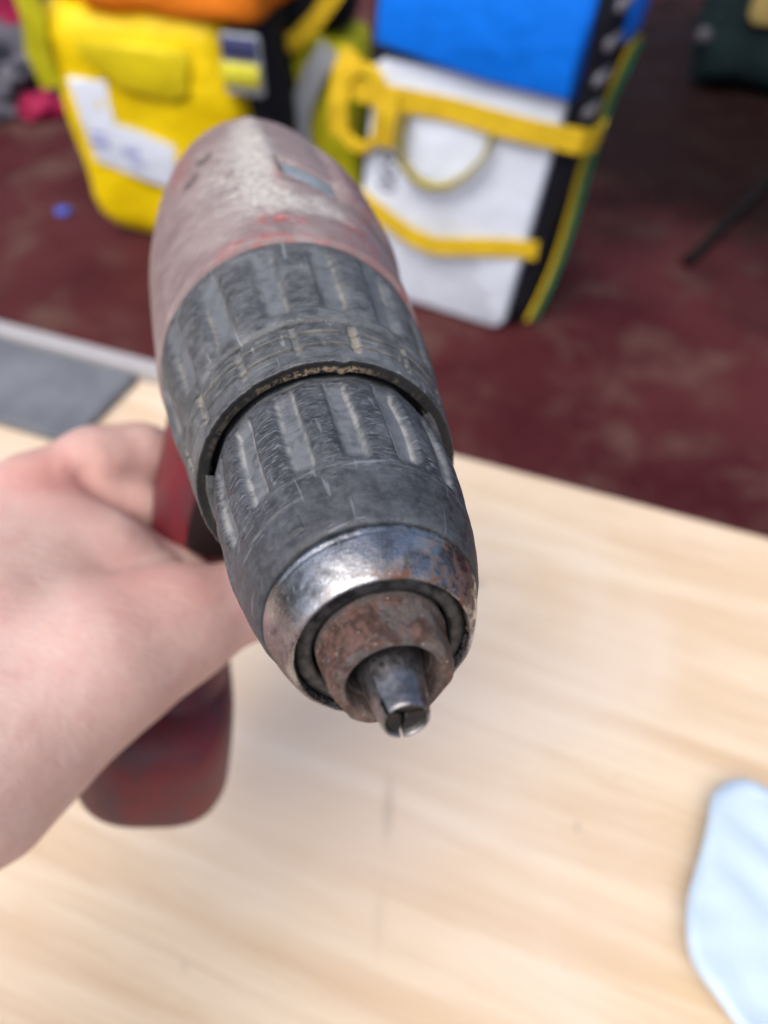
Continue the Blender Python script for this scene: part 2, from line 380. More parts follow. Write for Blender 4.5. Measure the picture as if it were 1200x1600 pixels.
# small blue cap
bm = bmesh.new()
for r0, r1, z0, z1 in ((.017, .0165, 0, .011), (.0165, .014, .011, .0135)):
    bmesh.ops.create_cone(bm, cap_ends=True, segments=28, radius1=r0, radius2=r1, depth=z1 - z0, matrix=Matrix.Translation((0, 0, (z0 + z1) / 2)))
for v in bm.verts:
    v.co.x *= 1.5; v.co.y *= 1.3
cap = bm_obj('bottle_cap', bm, BLUEP); cap.location = (-.984, 2.263, 0); tag(cap, 'small blue plastic cap on the maroon floor', 'cap')
# dark bar added on the floor in place of a post's shadow
bm = bmesh.new(); tube(bm, [(.845, 1.95, .015), (1.05, 2.21, .015), (1.4, 2.65, .015), (1.9, 3.28, .015)], .015, 12)
tag(bm_obj('shadow_bar', bm, M('matte_black', (.008, .007, .008), .8, spec=.1)), 'thin black bar standing in for a shadow line on the floor at the right', 'shadow bar')

# pale blue sheet of plastic on the table, edges lifted
PLAS = M('pale_blue_plastic', (.50, .635, .79), .5, spec=.5); PLAS.set('Subsurface Weight', .25); PLAS.set('Subsurface Radius', (.02, .02, .03))
n = PLAS.noise(18, 3, .5); PLAS.bump(n, .35, .01)
out = [(.188, .172), (.178, .166), (.170, .150), (.163, .136), (.152, .116), (.147, .098), (.149, .086), (.156, .074), (.168, .058), (.185, .038), (.21, .02), (.25, .01), (.29, .03), (.31, .08), (.30, .13), (.27, .16), (.24, .163), (.222, .158), (.205, .168), (.196, .1725)]
Pc = np.array(smooth_prof(out + out[:1], .004)); ctr = np.array([.235, .09]); rings = []
for k in np.linspace(1, 0.0, 14)[:-1]:
    for (x, y) in Pc[:-1]:
        q = ctr + (np.array([x, y]) - ctr) * k
        fo = 1 - abs(mnoise.noise(Vector((q[0] * 22 + q[1] * 9, q[1] * 16, 3.3)))) * 2
        z = .015 + .0035 * fo * (1 - .5 * k ** 3) + .004 * k ** 2 + .003 * mnoise.noise(Vector((q[0] * 60, q[1] * 60, 0)))
        rings.append((q[0], q[1], z))
nP = len(Pc) - 1; V = rings + [(ctr[0], ctr[1], .006)]
F = grid_faces(13, nP); F += [(12 * nP + j, 12 * nP + (j + 1) % nP, len(V) - 1) for j in range(nP)]
ps = mesh_obj('plastic_sheet', V, F, PLAS); ps.location = (-.0125, -.0125, TT)
md = ps.modifiers.new('thick', 'SOLIDIFY'); md.thickness = .0012; md.offset = -1
tag(ps, 'crumpled pale blue plastic sheet on the worktable at the right', 'plastic sheet')

# ------------------------------------------------------------------ the drill
drill = bpy.data.objects.new('cordless_drill', None); col.objects.link(drill); drill.empty_display_size = .05
DX, DY, DZ, DO = (.91956, .13854, -.36771), (-.22707, .95108, -.20951), (.32069, .27615, .90603), (.00278, .04432, 1.05208)
DM = Matrix(((DX[0], DY[0], DZ[0], DO[0]), (DX[1], DY[1], DZ[1], DO[1]), (DX[2], DY[2], DZ[2], DO[2]), (0, 0, 0, 1)))
drill.matrix_world = DM
tag(drill, 'worn red and black cordless drill held with its chuck toward the viewer', 'drill')

def mat_rubber(name, dark, light, dust, sand, groove_dust=.85, scr=1., mott=.5):
    m = M(name, dark, .6, spec=.4)
    cy = m.n.new('ShaderNodeCombineXYZ'); m.l.new(m.attr('arc'), cy.inputs[0]); m.l.new(m.sep()[1], cy.inputs[1]); cyl = cy.outputs[0]
    n1 = m.noise(110, 6, .65, .3); n2 = m.noise(420, 6, .7, .3); n3 = m.noise(1500, 4, .7)
    s1 = m.noise(2100, 3, .6, .9, vec=m.mapping((.28, 1, 1), (0, 0, .22), vec=cyl))      # short scuffs round the sleeve
    s2 = m.noise(700, 3, .6, .6, vec=m.mapping((.10, 1, 1), (0, 0, -.5), vec=cyl))       # long scratches
    s3 = m.noise(800, 2, .5, .5, vec=m.mapping((1, .08, 1), (0, 0, .35), vec=cyl))
    g = m.attr('groove'); e = m.attr('edge'); ng = m.math('MULTIPLY', m.math('SUBTRACT', 1., g, True), m.ramp(m.sep()[1], .027, .033, .22, 1.))
    c = m.mix(m.ramp(n2, .30, .70), dark, light)
    c = m.mix(m.math('MULTIPLY', m.ramp(n1, .45, .70), mott), c, tuple(x * 1.7 for x in light))
    hi = tuple(min(1, x * 2.6) for x in light)
    c = m.mix(m.math('MULTIPLY', m.math('MULTIPLY', m.ramp(s1, .53, .68), ng), .68 * scr), c, hi)
    c = m.mix(m.math('MULTIPLY', m.math('MULTIPLY', m.ramp(s1, .46, .34), ng), .6 * scr), c, tuple(x * .45 for x in dark))
    c = m.mix(m.math('MULTIPLY', m.ramp(s2, .665, .70), .6), c, hi)
    c = m.mix(m.math('MULTIPLY', m.ramp(s3, .68, .72), .5), c, hi)
    gm = m.math('MULTIPLY', g, m.ramp(n2, .25, .62, .35, 1.))
    c = m.mix(m.math('MULTIPLY', gm, groove_dust), c, dust)
    c = m.mix(m.math('MULTIPLY', e, m.math('MULTIPLY', m.ramp(n2, .32, .58, .2, 1.), m.ramp(n1, .36, .58, .15, 1.)), True), c, sand)
    c = m.mix(m.math('MULTIPLY', m.ramp(n3, .68, .74), .55), c, (.36, .345, .32))
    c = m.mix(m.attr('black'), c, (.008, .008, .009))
    c = m.mix(m.math('MULTIPLY', m.attr('sand'), m.ramp(m.noise(1100, 4, .7), .42, .56), True), c, (.34, .26, .17))
    m.set('Base Color', c)
    m.set('Roughness', m.ramp(n2, .3, .7, .36, .66))
    h = m.math('ADD', m.math('MULTIPLY', m.math('MULTIPLY', s1, ng), 1.0 * scr), m.math('ADD', m.math('MULTIPLY', n2, .8), m.math('MULTIPLY', n3, .5)))
    m.bump(h, .5, .0005)
    return m
RUB = mat_rubber('chuck_rubber', (.024, .027, .033), (.070, .078, .092), (.17, .186, .21), (.34, .345, .335), .75)
RUB2 = mat_rubber('collar_rubber', (.040, .044, .050), (.098, .106, .115), (.155, .172, .195), (.30, .27, .205), .75, .35, .8)
BLACK = M('black_gap', (.006, .006, .007), .8)

NG = 15
def flute(S, TH, centre, half, soft, s0, s1, endsoft, n=NG):
    per = 360 / n; a = np.abs((TH - centre + per / 2) % per - per / 2)
    wob = .7 * vnoise(S, TH, 20., .45, 51) + .22 * vnoise(S, TH, 20., 2.3, 52)
    a = a + wob
    hv = half * (1 + .12 * np.sin(np.floor((TH - centre + per / 2) / per) * 2.7))
    ang = 1 - sstep(a, hv - soft, hv + soft)
    return ang * sstep(S, s0, s0 + endsoft) * (1 - sstep(S, s1 - endsoft, s1)), a
nz_cache = {}
def vnoise(S, TH, Rr, freq, seed):
    X, Z = np.cos(np.radians(TH)) * Rr, np.sin(np.radians(TH)) * Rr
    out = np.zeros(S.shape)
    g = np.random.default_rng(seed)
    for k in range(10):
        d = g.normal(size=3); d /= np.linalg.norm(d); out += np.sin((X * d[0] + S * d[1] + Z * d[2]) * freq * g.uniform(.6, 1.6) + g.uniform(0, 6.28))
    return out / 10

def chuck_disp(S, TH, Rr):
    g, a = flute(S, TH, 130.5, 5.2, 2.1, 31.0, 54.4, 3.5)
    pad = sstep(S, 22.4, 22.9) * (1 - sstep(S, 24.6, 25.1)) * (1 - sstep(np.abs((TH - 146 + 180) % 360 - 180), 6, 6.8))
    arc_s = 25.0 + .022 * np.clip(165 - TH, 0, 60) ** 1.35
    arc = np.exp(-((S - 30.2 - 1.2 * np.sin(np.radians(TH - 60))) / .28) ** 2) * .6
    line = np.exp(-((S - 27.6) / .25) ** 2) * (1 - sstep(np.abs((TH - 152 + 180) % 360 - 180), 14, 20))
    e = np.clip(1 - np.abs(a - 4.3) / 1.4, 0, 1) * sstep(S, 31.5, 34) * (1 - sstep(S, 52, 54.2))
    per = 24
    lobe = np.cos(np.radians((TH - 130.5) * NG)) * -.12 * sstep(S, 30, 36)
    nn = vnoise(S, TH, Rr, 2.2, 5) * .04 + vnoise(S, TH, Rr, .7, 6) * .12
    rear = sstep(S, 54.4, 55.2) * .25
    return -1.2 * g + .32 * pad + .10 * arc + .22 * line + lobe + nn * (1 - g) - rear, np.zeros_like(S), \
        {'groove': np.clip(g + .8 * np.clip(arc, 0, 1) * .6 + rear * 2.5, 0, 1), 'edge': np.clip(e * .9 + .25 * line, 0, 1)}
sleeve_prof = [(21.2, 14.6), (20.4, 15.3), (20.3, 15.95), (20.7, 16.35)] + [tuple(p) for p in smooth_prof([(21.2, 16.6), (24.5, 17.55), (28, 18.4), (32, 19.2), (36, 19.9), (41, 20.45), (47, 20.7), (53, 20.6)], .3)] + [(54.6, 20.5), (56.5, 20.2), (62, 20.0)]
revolve('chuck_sleeve', sleeve_prof, RUB, drill, 1080, chuck_disp, .28)

def rim_noise(S, TH, Rr):
    j = np.round(TH / 360 * 720).astype(int) % 720
    return ring_noise(720, 140, 3)[j], ring_noise(720, 60, 4)[j]
def ring_disp(S, TH, Rr):
    g, a = flute(S, TH, 142, 1.7, .8, 57.8, 68.2, 1.2)
    n1, n2 = rim_noise(S, TH, Rr)
    rim = np.exp(-((S - 55.9) / .9) ** 2)
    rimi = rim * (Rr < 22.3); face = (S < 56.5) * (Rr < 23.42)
    e = (np.clip(1 - np.abs(S - 60.5) / 1.1, 0, 1) * .6 + np.clip(1 - np.abs(S - 64.4) / 1.0, 0, 1) * .65) * (.5 + vnoise(S, TH, Rr, .5, 61)) + g * .75
    top = np.exp(-(((TH - 112 + 180) % 360 - 180) / 20.) ** 2)
    sand = rimi * np.clip(n1 * .6 + .55, 0, 1) * top
    nick = np.exp(-(((TH - 101 + 180) % 360 - 180) / 2.2) ** 2) * rim * .5
    return -.5 * g + rim * n1 * .16 - nick - rimi * top * (.25 + .2 * n1) + vnoise(S, TH, Rr, 1.6, 8) * .08, rim * n2 * .15 + nick * .3, \
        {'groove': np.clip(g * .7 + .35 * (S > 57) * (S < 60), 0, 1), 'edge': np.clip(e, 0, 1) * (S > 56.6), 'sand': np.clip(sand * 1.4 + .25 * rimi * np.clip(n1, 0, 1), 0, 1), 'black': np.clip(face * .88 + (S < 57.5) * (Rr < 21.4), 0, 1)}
ring_prof = [(63, 21.0), (57.2, 21.2), (56.3, 21.2), (55.95, 21.4), (55.6, 23.2), (55.7, 23.45), (56.2, 23.65), (57.2, 23.8), (58, 23.9), (59.9, 24.25), (60.1, 23.5), (60.8, 23.4), (61.05, 24.35), (63.7, 24.85), (63.95, 24.0), (64.6, 24.0), (64.85, 25.0), (66.9, 25.3), (67.5, 25.15), (67.9, 24.5), (68.2, 23.2)]
revolve('collar_ring', ring_prof, RUB2, drill, 900, ring_disp, .25)
revolve('gap_floor', [(60.5, 19.5), (60.6, 22.0)], BLACK, drill, 96)
# lower lip that closes the gap round the underside
revolve('inner_lip', [(60, 20.1), (56.1, 20.2), (55.75, 20.5), (55.75, 21.6), (56.1, 22.1), (60, 22.1)], RUB2, drill, 240, None, .3, 188, 412)

def collar_disp(S, TH, Rr):
    g, a = flute(S, TH, 121, 5.0, 2.2, 70.6, 100.5, 5)
    half = 4.2
    e = np.clip(1 - np.abs(a - half) / .9, 0, 1) * sstep(S, 71, 74) * (1 - sstep(S, 94, 98)) * np.clip(.75 + 2.2 * vnoise(S, TH, Rr, .35, 11), 0, 1.3)
    lob = np.cos(np.radians((TH - 121) * NG)) * -.25 * sstep(S, 72, 78) * (1 - sstep(S, 92, 100))
    return -1.25 * g + lob + vnoise(S, TH, Rr, .8, 12) * .16, np.zeros_like(S), {'groove': np.clip(g, 0, 1), 'edge': e * .85}
collar_prof = [(68.3, 23.0), (68.9, 23.6), (69.2, 24.9), (69.8, 25.5)] + [tuple(p) for p in smooth_prof([(70.5, 25.7), (78, 26.95), (86, 28.1), (94, 29.0), (100.8, 29.45)], .35)] + [(101.8, 29.3), (102.4, 28.6), (102.5, 27)]
revolve('clutch_collar', collar_prof, RUB2, drill, 900, collar_disp, .33)

# chrome ring
CHR = M('scuffed_chrome', (.55, .56, .58), .22, 1.)
n1 = CHR.noise(160, 6, .65, .5); n2 = CHR.noise(900, 5, .7); s1 = CHR.noise(1100, 2, .6, .6, vec=CHR.mapping((1, 6, 1), (.4, .3, .6))); s2 = CHR.noise(700, 2, .5, .5, vec=CHR.mapping((6, .5, 3), (.2, .6, .9)))
c = CHR.mix(CHR.ramp(n1, .40, .66), (.42, .435, .46), (.10, .105, .115))
c = CHR.mix(CHR.math('MULTIPLY', CHR.ramp(s2, .6, .7), .5), c, (.62, .65, .70))
c = CHR.mix(CHR.math('MULTIPLY', CHR.ramp(n2, .56, .72), .6), c, (.16, .155, .15))
rust = CHR.math('MULTIPLY', CHR.attr('rust'), CHR.ramp(CHR.noise(600, 6, .75, .5), .46, .58), True)
c = CHR.mix(rust, c, (.135, .062, .036))
CHR.set('Base Color', c); CHR.set('Metallic', CHR.math('SUBTRACT', 1., CHR.math('MULTIPLY', rust, .8)))
CHR.set('Roughness', CHR.math('ADD', CHR.math('MULTIPLY', rust, .45), CHR.ramp(CHR.math('ADD', CHR.math('MULTIPLY', n1, .6), CHR.math('MULTIPLY', s1, .5)), .38, .72, .10, .44)))
CHR.bump(CHR.math('ADD', CHR.math('MULTIPLY', s1, .5), CHR.math('ADD', n2, CHR.math('MULTIPLY', s2, .5))), .35, .00025)
def chrome_disp(S, TH, Rr):
    d = lambda t, w: np.exp(-(((TH - t + 180) % 360 - 180) / w) ** 2)
    ru = d(62, 20) * .9 + d(40, 30) * .8 + d(178, 12) * sstep(15 - S, 0, 3) * .9 + np.exp(-((S - 13.0) / .8) ** 2) * .25 + d(100, 16) * sstep(15.5 - S, 0, 2) * .7
    chips = (np.sin(np.radians(TH) * 37) + np.sin(np.radians(TH) * 61 + 1) > .6) * d(95, 40) * np.exp(-((S - 20.1) / .5) ** 2)
    return vnoise(S, TH, Rr, 1.6, 20) * .07 - .1 * chips, np.zeros_like(S), {'rust': np.clip(ru, 0, 1)}
revolve('metal_ring', [(20.9, 15.0), (20.45, 15.35), (20.1, 15.62), (19.5, 15.68), (19.1, 15.5), (18.8, 15.38)] + [tuple(p) for p in smooth_prof([(18.5, 15.4), (16.5, 14.75), (14.6, 13.95), (13.3, 13.35), (12.75, 13.0)], .3)] + [(12.5, 12.75), (12.42, 12.5), (12.55, 12.3), (12.9, 12.2), (13.8, 12.15), (16.4, 12.1)], CHR, drill, 480, chrome_disp, .25)
DST = M('dark_steel', (.075, .08, .085), .38, .75); n1 = DST.noise(500, 5, .65)
DST.set('Base Color', DST.mix(DST.ramp(n1, .35, .7), (.035, .038, .042), (.11, .115, .12))); DST.set('Roughness', DST.ramp(n1, .3, .7, .3, .6)); DST.bump(n1, .2, .0002)
revolve('retainer_ring', [(16.5, 12.05), (14.0, 12.02), (13.7, 11.85), (13.5, 11.5), (13.4, 10.9), (13.35, 10.3), (13.45, 9.9), (13.8, 9.7), (15.4, 9.65), (17, 9.65)], DST, drill, 240)
# rusty nose
RST = M('rusty_steel', (.2, .1, .07), .6, .5)
n1 = RST.noise(420, 6, .7, .8); n2 = RST.noise(1000, 6, .75); n3 = RST.noise(200, 5, .65, .8)
c = RST.mix(RST.ramp(n1, .42, .58), (.065, .034, .028), (.175, .098, .080))
c = RST.mix(RST.math('MULTIPLY', RST.ramp(n2, .5, .7), .7), c, (.09, .045, .04))
gm = RST.math('ADD', RST.attr('bare'), RST.math('MULTIPLY', RST.ramp(n3, .50, .57), .85), True)
gm = RST.math('MULTIPLY', gm, RST.ramp(n2, .3, .62, 1., .35))
c = RST.mix(gm, c, (.22, .225, .23))
c = RST.mix(RST.math('MULTIPLY', RST.ramp(RST.noise(1500, 3, .6), .66, .72), .8), c, (.62, .60, .58))
RST.set('Base Color', c); RST.set('Metallic', RST.math('MULTIPLY', gm, .8)); RST.set('Roughness', RST.ramp(n2, .3, .7, .35, .7)); RST.bump(RST.math('ADD', n1, n2), .9, .0008)
def nose_disp(S, TH, Rr):
    b = sstep(S, 12.6, 13.6) * .9 + (Rr < 7.0) * .5 + np.exp(-(((TH - 60 + 180) % 360 - 180) / 12.) ** 2) * .6
    hexr = Rr * (.95 / np.cos(np.radians((TH - 75) % 60 - 30)) - 1); fac = np.clip(hexr, -.45, .12) * (Rr > 7.0) * sstep(13.2 - S, 0, 1.2) * .9
    return fac + vnoise(S, TH, Rr, 2.0, 31) * .10, np.zeros_like(S), {'bare': np.clip(b, 0, 1)}
revolve('chuck_nose', [(17, 9.25), (13.6, 9.2), (13.0, 9.1), (12.6, 8.95), (9.5, 8.6), (7.6, 8.45), (7.0, 8.3), (6.65, 8.05), (6.5, 7.75), (6.48, 6.75), (6.65, 6.45), (7.1, 6.3), (9.5, 6.2), (9.9, 5.9), (17, 5.8)], RST, drill, 360, nose_disp, .25)
revolve('bore_floor', [(16.5, 3.0), (16.5, 6.0)], BLACK, drill, 64)
# three jaws closed to a cone
JAW = M('jaw_steel', (.2, .2, .21), .28, .95); n1 = JAW.noise(350, 5, .6); n2 = JAW.noise(1500, 4, .65)
JAW.set('Base Color', JAW.mix(JAW.attr('end_dark'), JAW.mix(JAW.ramp(n1, .35, .7), (.17, .17, .18), (.36, .36, .38)), (.075, .075, .075))); JAW.set('Roughness', JAW.math('ADD', JAW.math('MULTIPLY', JAW.attr('end_dark'), .2), JAW.ramp(n2, .3, .7, .24, .48))); JAW.bump(JAW.math('ADD', n1, n2), .2, .0002)  # end faces and bore of the jaws coloured darker than their sides
jprof = [(17, .4), (1.5, .4), (1.25, .6), (1.0, 1.6), (.7, 2.5), (.08, 2.75), (.0, 2.92), (.08, 3.08), (.45, 3.22), (1.6, 3.42), (5, 3.95), (9, 4.5), (13, 4.95), (17, 5.3)]
for k in range(3):
    a0, a1 = -80 + 120 * k, 40 + 120 * k
    P = resample(jprof, .4); nt = 40; th0 = np.radians(np.linspace(a0, a1, nt)); V = []; c0, c1 = math.radians(a0), math.radians(a1)
    for s, r in P:
        gap = .05 if s > 2.2 else .28
        lo, hi = c0 + math.asin(min(.9, gap / r)), c1 - math.asin(min(.9, gap / r))
        for t in np.linspace(lo, hi, nt): V.append((r * math.cos(t) / 1000, s / 1000, r * math.sin(t) / 1000))
    F = grid_faces(len(P), nt, False); n_ = len(P)
    F.append([i * nt for i in range(n_)]); F.append([i * nt + nt - 1 for i in range(n_)][::-1])
    o = mesh_obj('jaw', V, F, JAW, drill, True, {'end_dark': [1. if (r < 2.72 or (s > .2 and r < 3.0)) else 0. for s, r in P for _ in range(nt)]}); md = o.modifiers.new('split', 'EDGE_SPLIT'); md.split_angle = R(50)

# housing
def lerp_tab(tab, s):
    t = np.array(tab, float); return np.interp(s, t[:, 0], t[:, 1])
HT = smooth_prof([(101.6, 27.5), (102.2, 29.6), (104, 30.2), (115, 31.4), (130, 33.0), (150, 35.0), (175, 36.6), (200, 36.8), (220, 35.4), (236, 31.6), (247, 25), (253, 15), (254.5, 3)], 1.2)
HW = smooth_prof([(101.6, 27.5), (102.2, 29.6), (104, 30.0), (115, 30.7), (130, 31.6), (150, 32.2), (175, 32.4), (200, 31.8), (220, 30.0), (236, 26.5), (247, 20.5), (253, 12), (254.5, 2.5)], 1.2)
sv_ = HT[:, 0]; NT = 300; th = np.linspace(0, 2 * np.pi, NT, endpoint=False)
V = []; A1 = []; A2 = []; A3 = []
S = np.repeat(sv_[:, None], NT, 1); TH = np.repeat(np.degrees(th)[None], len(sv_), 0)
hw = np.interp(sv_, HW[:, 0], HW[:, 1])[:, None]; ht = HT[:, 1][:, None]
cx, sz = np.cos(np.radians(TH)), np.sin(np.radians(TH))
ex = .94
X = hw * np.sign(cx) * np.abs(cx) ** ex; Zz = np.where(sz > 0, ht, hw) * np.sign(sz) * np.abs(sz) ** ex
ang = lambda t: np.abs((TH - t + 180) % 360 - 180)
# recessed window, raised bezel, screw recesses, ridge and shoulder
win = (1 - sstep(np.abs(S - 146 - (TH - 90) * .39), 5.6, 6.6)) * (1 - sstep(ang(89.5), 11.2, 12.6))
hole = sum(np.exp(-(((S - s_) / 4.2) ** 2 + (ang(t_) / 4.2) ** 2) ** 2) for s_, t_ in ((173, 135), (163, 144)))
ridge = np.exp(-(ang(106) / 5.) ** 2) * sstep(S, 128, 150) * (1 - sstep(S, 205, 235)) * .9
shoulder = sstep(ang(62), 0, 1) * 0 + (1 - sstep(ang(42), 30, 36)) * sstep(S, 137, 139.5) * 1.9 * (1 - sstep(S, 165, 205))
wob = vnoise(S, TH, hw + 0 * S, .12, 41) * .5
dr = -1.6 * win - 2.2 * hole + ridge + shoulder + wob
rr = np.sqrt(X ** 2 + Zz ** 2); X = X * (1 + dr / rr); Zz = Zz * (1 + dr / rr)
V = np.stack([X, S, Zz], -1).reshape(-1, 3) / 1000
scuff = .95 * np.exp(-(ang(110) / 9.) ** 2) * sstep(S, 118, 135) * (1 - sstep(S, 195, 225)) + .9 * np.exp(-((S - 124) / 9) ** 2 - (ang(96) / 24) ** 2) + .55 * np.exp(-((S - 150) / 35) ** 2 - (ang(125) / 18) ** 2)
redm = (1 - sstep(S, 103, 107)) * np.clip(.25 + 2.4 * vnoise(S, TH, hw + 0 * S, .10, 43), 0, .8) + sum(w * np.exp(-((S - s_) / ds) ** 2 - (ang(t_) / dt) ** 2) for s_, t_, ds, dt, w in ((113, 107, 3.0, 8, 1.6), (131, 104, 5, 3, .9), (144, 104, 6, 2.2, 1.3), (116, 75, 9, 8, .8), (150, 66, 25, 5, .7), (190, 150, 25, 8, .6)))
HOU = M('worn_red_housing', rough=.55, spec=.4)
n1 = HOU.noise(70, 6, .62, .4); n2 = HOU.noise(330, 6, .7); n3 = HOU.noise(210, 6, .75, .8)
c = HOU.mix(HOU.ramp(n1, .3, .7), (.20, .145, .148), (.30, .245, .245))
c = HOU.mix(HOU.math('MULTIPLY', HOU.attr('red'), HOU.ramp(n2, .44, .58), True), c, (.36, .06, .055))
c = HOU.mix(HOU.math('MULTIPLY', HOU.ramp(n3, .60, .7), .5), c, (.31, .13, .125))
sc_ = HOU.ramp(HOU.math('ADD', HOU.math('MULTIPLY', HOU.attr('scuff'), .30), HOU.math('ADD', HOU.math('MULTIPLY', n3, .6), HOU.math('MULTIPLY', n2, .45))), .56, .90)
c = HOU.mix(HOU.math('MULTIPLY', sc_, HOU.ramp(HOU.noise(800, 5, .75), .35, .6, .35, 1.)), c, (.54, .545, .51))
c = HOU.mix(HOU.attr('hole'), c, (.05, .045, .04))
HOU.set('Base Color', c); HOU.set('Roughness', HOU.ramp(n2, .3, .7, .42, .7)); HOU.bump(HOU.math('ADD', n2, n3), .35, .0006)
F = grid_faces(len(sv_), NT); nV = len(V); V = np.vstack([V, [[0, .2546, 0]]]); F += [((len(sv_) - 1) * NT + j, (len(sv_) - 1) * NT + (j + 1) % NT, nV) for j in range(NT)]
ap = lambda A: np.append(np.clip(A, 0, 1).reshape(-1), 0)
body = mesh_obj('housing', V, F, HOU, drill, True, {'scuff': ap(scuff), 'red': ap(redm), 'hole': ap(hole * 1.1)})
# window strip in the recess
WIN = M('grey_window', (.19, .23, .27), .3); WIN.set('Base Color', WIN.mix(WIN.ramp(WIN.noise(220, 4, .6), .35, .7), (.18, .225, .27), (.30, .345, .39)))
Vw = []; nn_ = 24
for i, s_ in enumerate(np.linspace(-5.2, 5.2, 8)):
    for t_ in np.linspace(79.4, 99.6, nn_):
        s = 146 + (t_ - 90) * .39 + s_; w_ = np.interp(s, HW[:, 0], HW[:, 1]); h_ = np.interp(s, HT[:, 0], HT[:, 1]); t = math.radians(t_)
        x = w_ * math.copysign(abs(math.cos(t)) ** ex, math.cos(t)); z = h_ * abs(math.sin(t)) ** ex; q = math.hypot(x, z); k = 1 - 1.1 / q
        Vw.append((x * k / 1000, s / 1000, z * k / 1000))
wo = mesh_obj('display_window', Vw, grid_faces(8, nn_, False), WIN, body); md = wo.modifiers.new('t', 'SOLIDIFY'); md.thickness = .0006

for s_, t_ in ((173, 135), (163, 144)):
    w_, h_ = np.interp(s_, HW[:, 0], HW[:, 1]), np.interp(s_, HT[:, 0], HT[:, 1]); p = Vector((w_ * math.cos(R(t_)), s_, h_ * math.sin(R(t_)))); nrm = Vector((p.x, 0, p.z)).normalized()
    p = (p - nrm * 1.9) / 1000; bm = bmesh.new(); mq = Matrix.Translation(p) @ nrm.to_track_quat('Z', 'Y').to_matrix().to_4x4()
    bmesh.ops.create_cone(bm, cap_ends=True, segments=16, radius1=.0019, radius2=.0017, depth=.0008, matrix=mq); bm_obj('screw', bm, DST, body, False)
# handle, trigger, battery
GRIP = M('dirty_red_grip', rough=.5); n1 = GRIP.noise(45, 5, .6, .5); n2 = GRIP.noise(260, 5, .65)
c = GRIP.mix(GRIP.ramp(n1, .40, .72), (.15, .015, .024), (.085, .032, .042)); c = GRIP.mix(GRIP.math('MULTIPLY', GRIP.ramp(n2, .50, .70), .6), c, (.04, .025, .03))
GRIP.set('Base Color', c); GRIP.bump(n2, .3, .0005)
DGRP = M('black_grip', (.012, .006, .007), .7, spec=.15)
def stack(name, rows, mat, parent, nt=64, ex=.75):
    """rows: (z, cx, cy, half x, half y) mm, stacked superellipses"""
    V = []
    for z, x0, y0, a, b in rows:
        for k in range(nt):
            t = 2 * math.pi * k / nt; c_, s_ = math.cos(t), math.sin(t)
            V.append(((x0 + a * math.copysign(abs(c_) ** ex, c_)) / 1000, (y0 + b * math.copysign(abs(s_) ** ex, s_)) / 1000, z / 1000))
    F = grid_faces(len(rows), nt); F.append(list(range(nt))); F.append([(len(rows) - 1) * nt + k for k in range(nt)][::-1])
    bm = bmesh.new(); me = bpy.data.meshes.new('t'); me.from_pydata(V, [], F); bm.from_mesh(me); bpy.data.meshes.remove(me)
    return bm_obj(name, bm, mat, parent)
stack('handle', [(-18, 0, 168, 24, 40), (-34, 0, 168, 21, 33), (-48, 0, 168, 19, 27), (-65, 0, 169, 18.5, 24), (-90, 0, 170, 18.5, 24), (-115, 0, 171, 18.5, 24), (-135, 0, 172, 19, 25), (-148, 0, 171, 21, 30), (-156, 0, 168, 24, 40), (-158, 0, 167, 23, 39)], GRIP, drill, 72, .85)
stack('trigger', [(-46, 0, 146, 8, 6), (-52, 0, 141, 9, 8), (-62, 0, 139, 9, 8), (-74, 0, 140, 9, 8), (-82, 0, 144, 8, 6)], DGRP, drill, 40, .8)
bat = stack('battery', [(-152, 0, 165, 20, 36), (-155, 0, 165, 24, 42), (-160, 0, 164, 26, 45), (-168, 0, 164, 27.5, 46.5), (-180, 0, 164, 29.5, 47), (-190, 0, 164, 31, 47), (-194, 0, 164, 30.5, 46.2), (-197, 0, 164, 28.5, 44), (-198, 0, 164, 26, 41)], GRIP, drill, 96, .66)
